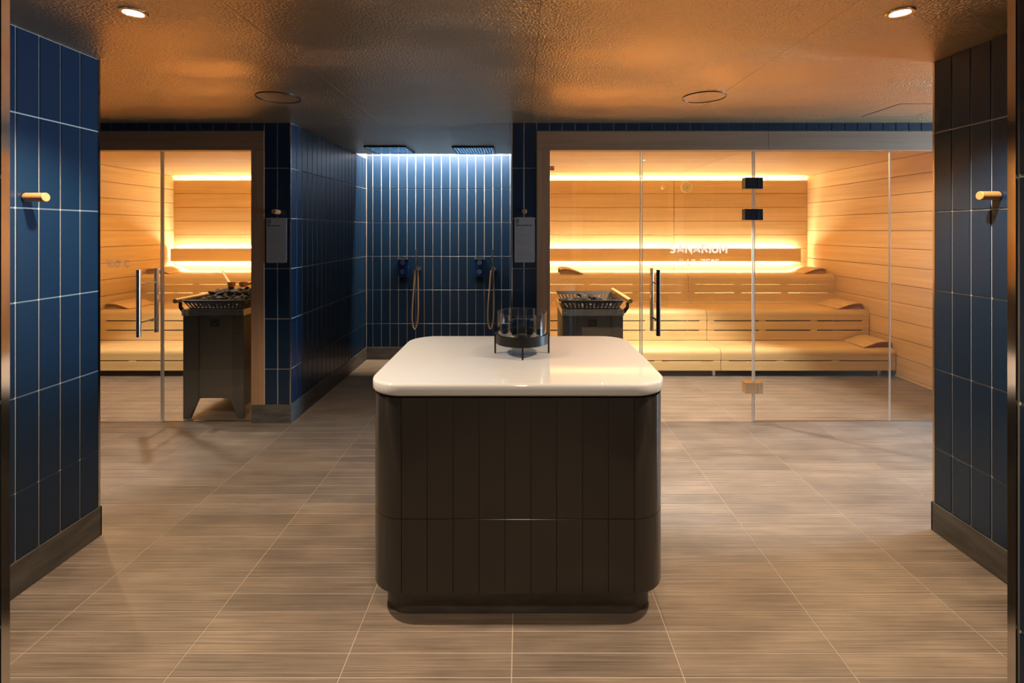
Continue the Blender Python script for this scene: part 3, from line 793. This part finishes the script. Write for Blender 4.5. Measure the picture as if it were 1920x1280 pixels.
def rain(x, y, word):
    t = thing('rain_shower', 'square slatted overhead shower flush in the ceiling, %s' % word, 'shower head', (x, y, CEIL), 'overhead showers')
    s = .217; z = CEIL
    bm = bmesh.new()
    for q in ((-s, s, -s, -s+.012), (-s, s, s-.012, s), (-s, -s+.012, -s+.012, s-.012), (s-.012, s, -s+.012, s-.012)):
        box(bm, x+q[0], x+q[1], y+q[2], y+q[3], z-.014, z)
    obj('frame', bm, 'black_metal', t)
    n = 14; p = 2*(s-.012)/n
    for i in range(n):
        a = x-s+.012+p*(i+.2); obj('slat', mk(box, a, a+p*.62, y-s+.012, y+s-.012, z-.013, z-.004), 'slat_white', t)
    obj('back_plate', mk(box, x-s+.012, x+s-.012, y-s+.012, y+s-.012, z-.004, z), 'back_blue', t)
rain(-1.387, 5.23, 'left of the two'); rain(-.492, 5.26, 'right of the two')

# ------------------------------------------------------------------ signs and pegs
def sign(x0, x1, z0, z1, label, head):
    y = FY-.0005
    t = thing('notice_board', label, 'sign', ((x0+x1)/2, FY, z0), 'notice plates')
    bm = bmesh.new(); pr = rrect(x0, x1, z0, z1, .011, 5)
    extrude_y(bm, pr, y-.004, y); obj('plate', bm, 'sign_grey', t)
    yy = y-.0046
    lg = bmesh.new(); lx, lz = x0+.012, z1-.014
    box(lg, lx, lx+.006, yy, yy+.0007, lz-.030, lz); box(lg, lx+.010, lx+.023, yy, yy+.0007, lz-.011, lz)
    box(lg, lx+.010, lx+.023, yy, yy+.0007, lz-.027, lz-.016); box(lg, lx, lx+.010, yy, yy+.0007, lz-.044, lz-.034)
    obj('logo', lg, 'print_dark', t)
    hb = bmesh.new(); hx = lx; hz = z1-.068
    for wd in head: box(hb, hx, hx+wd, yy, yy+.0007, hz, hz+.0075); hx += wd+.0045
    obj('heading', hb, 'print_dark', t)
    rnd = random.Random(len(head)); tb = bmesh.new(); z = hz-.010
    box(tb, lx, x1-.012, yy, yy+.0007, z, z+.001)
    z -= .014
    while z > z0+.022:
        if rnd.random() < .2: z -= .011; continue
        ww = (x1-x0-.024)*rnd.choice((.95, 1, .9, .7, .45)); ind = rnd.choice((0, 0, .012))
        box(tb, lx+ind, min(lx+ind+ww, x1-.012), yy, yy+.0007, z, z+.0022); z -= .0088
    obj('body_text', tb, 'print_grey', t)
sign(-2.039, -1.876, 1.286, 1.647, 'grey notice plate on the pier beside the left sauna', [.030, .030, .029])
sign(-.048, .115, 1.289, 1.651, 'grey notice plate on the pier beside the right sauna', [.050, .046, .024])
def peg(name, label, base, d, ln, r, m='peg_wood'):
    t = thing(name, label, 'peg', base, 'wooden wall pegs')
    b = Vector(base); d = Vector(d)
    bm = bmesh.new(); u = b+d*ln
    cyl(bm, b+d*.004, u-d*.002, r, seg=28); cyl(bm, u-d*.002, u, r, r-.002, seg=28)
    obj('dowel', bm, m, t)
    obj('base_ring', mk(cyl, b, b+d*.004, r*.8, seg=24), 'steel', t)
peg('wall_peg', 'round wooden peg on the left navy wall', (LX, 2.115, 1.688), (1, 0, 0), .09, .0195)
peg('wall_peg', 'round wooden peg on the right navy wall', (RX, 2.185, 1.700), (-1, 0, 0), .085, .0195)
peg('wall_peg', 'small wooden peg above the notice left of the showers', (-1.940, FY, 1.694), (0, -1, 0), .085, .019)
peg('wall_peg', 'small wooden peg above the notice right of the showers', (.031, FY, 1.698), (0, -1, 0), .06, .019)

# ------------------------------------------------------------------ island
IX0, IX1, IY0, IY1, IR = -.606, .585, 1.925, 2.79, .138
t = thing('island', 'charcoal tiled island with rounded corners standing on a dark plinth', 'island', ((IX0+IX1)/2, (IY0+IY1)/2, 0))
e = .005
core = obj('core', mk(rslab, IX0+e, IX1-e, IY0+e, IY1-e, IR-e, [(0, .119), (0, .895)]), 'dark_grout', t)
obj('plinth', mk(rslab, IX0+.045, IX1-.045, IY0+.055, IY1-.055, .11, [(0, 0), (0, .119)]), 'skirting_stone', t)
ZR = [(.119, .413), (.413, .888)]
fx0, fx1 = IX0+IR, IX1-IR
fy0, fy1 = IY0+IR, IY1-IR
C = Vector(t.location)
def itile(u, v, o, us):
    o = Vector(o); u = Vector(u); v = Vector(v); n = u.cross(v)
    for a0, a1 in zip(us, us[1:]):
        for z0, z1 in ZR:
            c = o+u*((a0+a1)/2)+v*((z0+z1)/2)-C
            m = Matrix(((u.x, v.x, n.x, c.x), (u.y, v.y, n.y, c.y), (u.z, v.z, n.z, c.z), (0, 0, 0, 1)))
            piece('island_tile', slab_mesh(a1-a0-.002, z1-z0-.002, e, 'charcoal_tile', .001), m, t)
n = 9
itile((1, 0, 0), (0, 0, 1), (0, IY0+e, 0), [fx0+(fx1-fx0)*i/n for i in range(n+1)])
itile((-1, 0, 0), (0, 0, 1), (0, IY1-e, 0), [-fx1+(fx1-fx0)*i/n for i in range(n+1)])
n = 6
itile((0, -1, 0), (0, 0, 1), (IX0+e, 0, 0), [-fy1+(fy1-fy0)*i/n for i in range(n+1)])
itile((0, 1, 0), (0, 0, 1), (IX1-e, 0, 0), [fy0+(fy1-fy0)*i/n for i in range(n+1)])
for cx, cy, a0 in ((fx1, fy1, 0), (fx0, fy1, PI/2), (fx0, fy0, PI), (fx1, fy0, 1.5*PI)):
    for z0, z1 in ZR:
        bm = bmesh.new(); seg = 14; da = .006
        cols = []
        for i in range(seg+1):
            a = a0+da+(PI/2-2*da)*i/seg
            cols.append([bm.verts.new((cx+r*math.cos(a), cy+r*math.sin(a), z)) for r, z in ((IR-e, z0+.001), (IR, z0+.001), (IR, z1-.001), (IR-e, z1-.001))])
        for p, q in zip(cols, cols[1:]):
            for k in range(4):
                f = bm.faces.new((p[k], p[(k+1) % 4], q[(k+1) % 4], q[k])); f.smooth = (k == 1)
        bm.faces.new(cols[0][::-1]); bm.faces.new(cols[-1])
        obj('corner_tile', bm, 'charcoal_tile', t)
sl = obj('top', mk(rslab, IX0-.008, IX1+.008, IY0-.012, IY1+.012, IR+.010,
     [(.010, .896), (.003, .900), (0, .906), (0, .934), (.0025, .940), (.007, .944), (.013, .945)], 16), 'white_slab', t)
sl['label'] = 'glossy white rounded top slab'

# glass vessel on its black stand
c = (.007, 2.405, .945)
t = thing('vessel_stand', 'black metal ring stand with four thin legs on the white island top', 'stand', c)
obj('ring', mk(lathe, c, [(.128, .054), (.128, .099), (.125, .099), (.125, .060), (.01, .060), (.01, .054)], 64), 'black_metal', t)
for k in range(4):
    a = -PI/2+k*PI/2+.02
    x, y = c[0]+.131*math.cos(a), c[1]+.131*math.sin(a)
    obj('leg', mk(box, x-.004, x+.004, y-.004, y+.004, c[2], c[2]+.099), 'black_metal', t)
v = obj('glass_vessel', mk(lathe, c, [(.122, .061), (.122, .2015), (.1205, .203), (.119, .2015), (.119, .067), (.01, .067), (.01, .061)], 64), 'vessel_glass')
tag(v, 'clear round glass bowl held in the black ring stand', 'bowl')
t = thing('candle_dish', 'low dark round dish inside the glass bowl', 'dish', (c[0], c[1], c[2]+.067))
obj('dish', mk(lathe, (c[0], c[1], c[2]+.068), [(.03, 0), (.050, .003), (.058, .012), (.055, .012), (.048, .006), (.01, .005)], 40), 'black_metal', t)
obj('candle', mk(lathe, (c[0], c[1], c[2]+.0745), [(.024, 0), (.024, .016), (.021, .018), (.01, .017)], 28), 'basket_metal', t)

# ------------------------------------------------------------------ ceiling fittings
def downlight(x, y, label, w=SPOT_W, angle=116):
    t = thing('downlight', label, 'downlight', (x, y, CEIL), 'recessed downlights')
    obj('bezel', mk(lathe, (x, y, CEIL), [(.048, .001), (.050, -.003), (.047, -.006), (.036, -.006), (.034, .001)], 36), 'brass', t)
    obj('lens', mk(lathe, (x, y, CEIL), [(.033, -.001), (.031, -.003), (.01, -.0035)], 28), 'lamp_glow', t)
    l = bpy.data.lights.new('spot', 'SPOT'); l.energy = w; l.color = SPOT_COL; l.spot_size = math.radians(angle); l.spot_blend = .55; l.shadow_soft_size = .035
    o = bpy.data.objects.new('spot', l); COL.objects.link(o); o.parent = t; o.location = (0, 0, -.02)
downlight(-1.535, 1.945, 'small round downlight in the ceiling, left of the two')
downlight(1.505, 1.945, 'small round downlight in the ceiling, right of the two')
downlight(0, .55, 'unseen round downlight added in the ceiling above the doorway', SPOT_W*.35)  # lamp added out of view to light the foreground
def sauna_spot(x, label, w=SAUNA_W, col=SAUNA_COL, ang=86, bl=.30):  # unseen ceiling lamps added behind the header to brighten the saunas
    t = thing('added_downlight', label, 'downlight', (x, 4.36, SCZ), 'unseen downlights added inside the saunas')
    obj('bezel', mk(lathe, (x, 4.36, SCZ), [(.040, .001), (.042, -.003), (.030, -.004), (.028, .001)], 30), 'brass', t)
    obj('lens', mk(lathe, (x, 4.36, SCZ), [(.027, -.001), (.01, -.002)], 24), 'lamp_glow', t)
    l = bpy.data.lights.new('spot', 'SPOT'); l.energy = w; l.color = col; l.spot_size = math.radians(ang); l.spot_blend = bl; l.shadow_soft_size = .03
    o = bpy.data.objects.new('spot', l); COL.objects.link(o); o.parent = t; o.location = (0, 0, -.012)
sauna_spot(-3.45, 'unseen small downlight added in the left sauna ceiling just behind the glass front', SAUNA_W*.5)
sauna_spot(1.40, 'unseen small downlight added in the right sauna ceiling just behind the glass door')
sauna_spot(-4.2, 'unseen warm fill lamp added in the left sauna ceiling left of the door', GLOW_W, GLOW_COL, 170, .3)
sauna_spot(-2.9, 'unseen warm fill lamp added in the left sauna ceiling above the heater', GLOW_W*.6, GLOW_COL, 170, .3)
sauna_spot(.75, 'unseen warm fill lamp added in the right sauna ceiling above the heater', GLOW_W, GLOW_COL, 170, .3)
sauna_spot(2.85, 'unseen warm fill lamp added in the right sauna ceiling near its right wall', GLOW_W, GLOW_COL, 170, .3)
def speaker(x, y, label):
    t = thing('ceiling_speaker', label, 'speaker', (x, y, CEIL), 'round ceiling speakers')
    obj('rim', mk(lathe, (x, y, CEIL), [(.136, .001), (.136, -.005), (.1315, -.005), (.1315, .001)], 48, True), 'black_metal', t)
    obj('grille', mk(lathe, (x, y, CEIL), [(.130, .001), (.130, -.0012), (.01, -.0014)], 48), 'ceiling_plaster', t)
speaker(1.19, 3.18, 'flat round speaker cover in the ceiling before the right sauna')
speaker(-1.573, 3.19, 'flat round speaker cover in the ceiling before the left sauna')
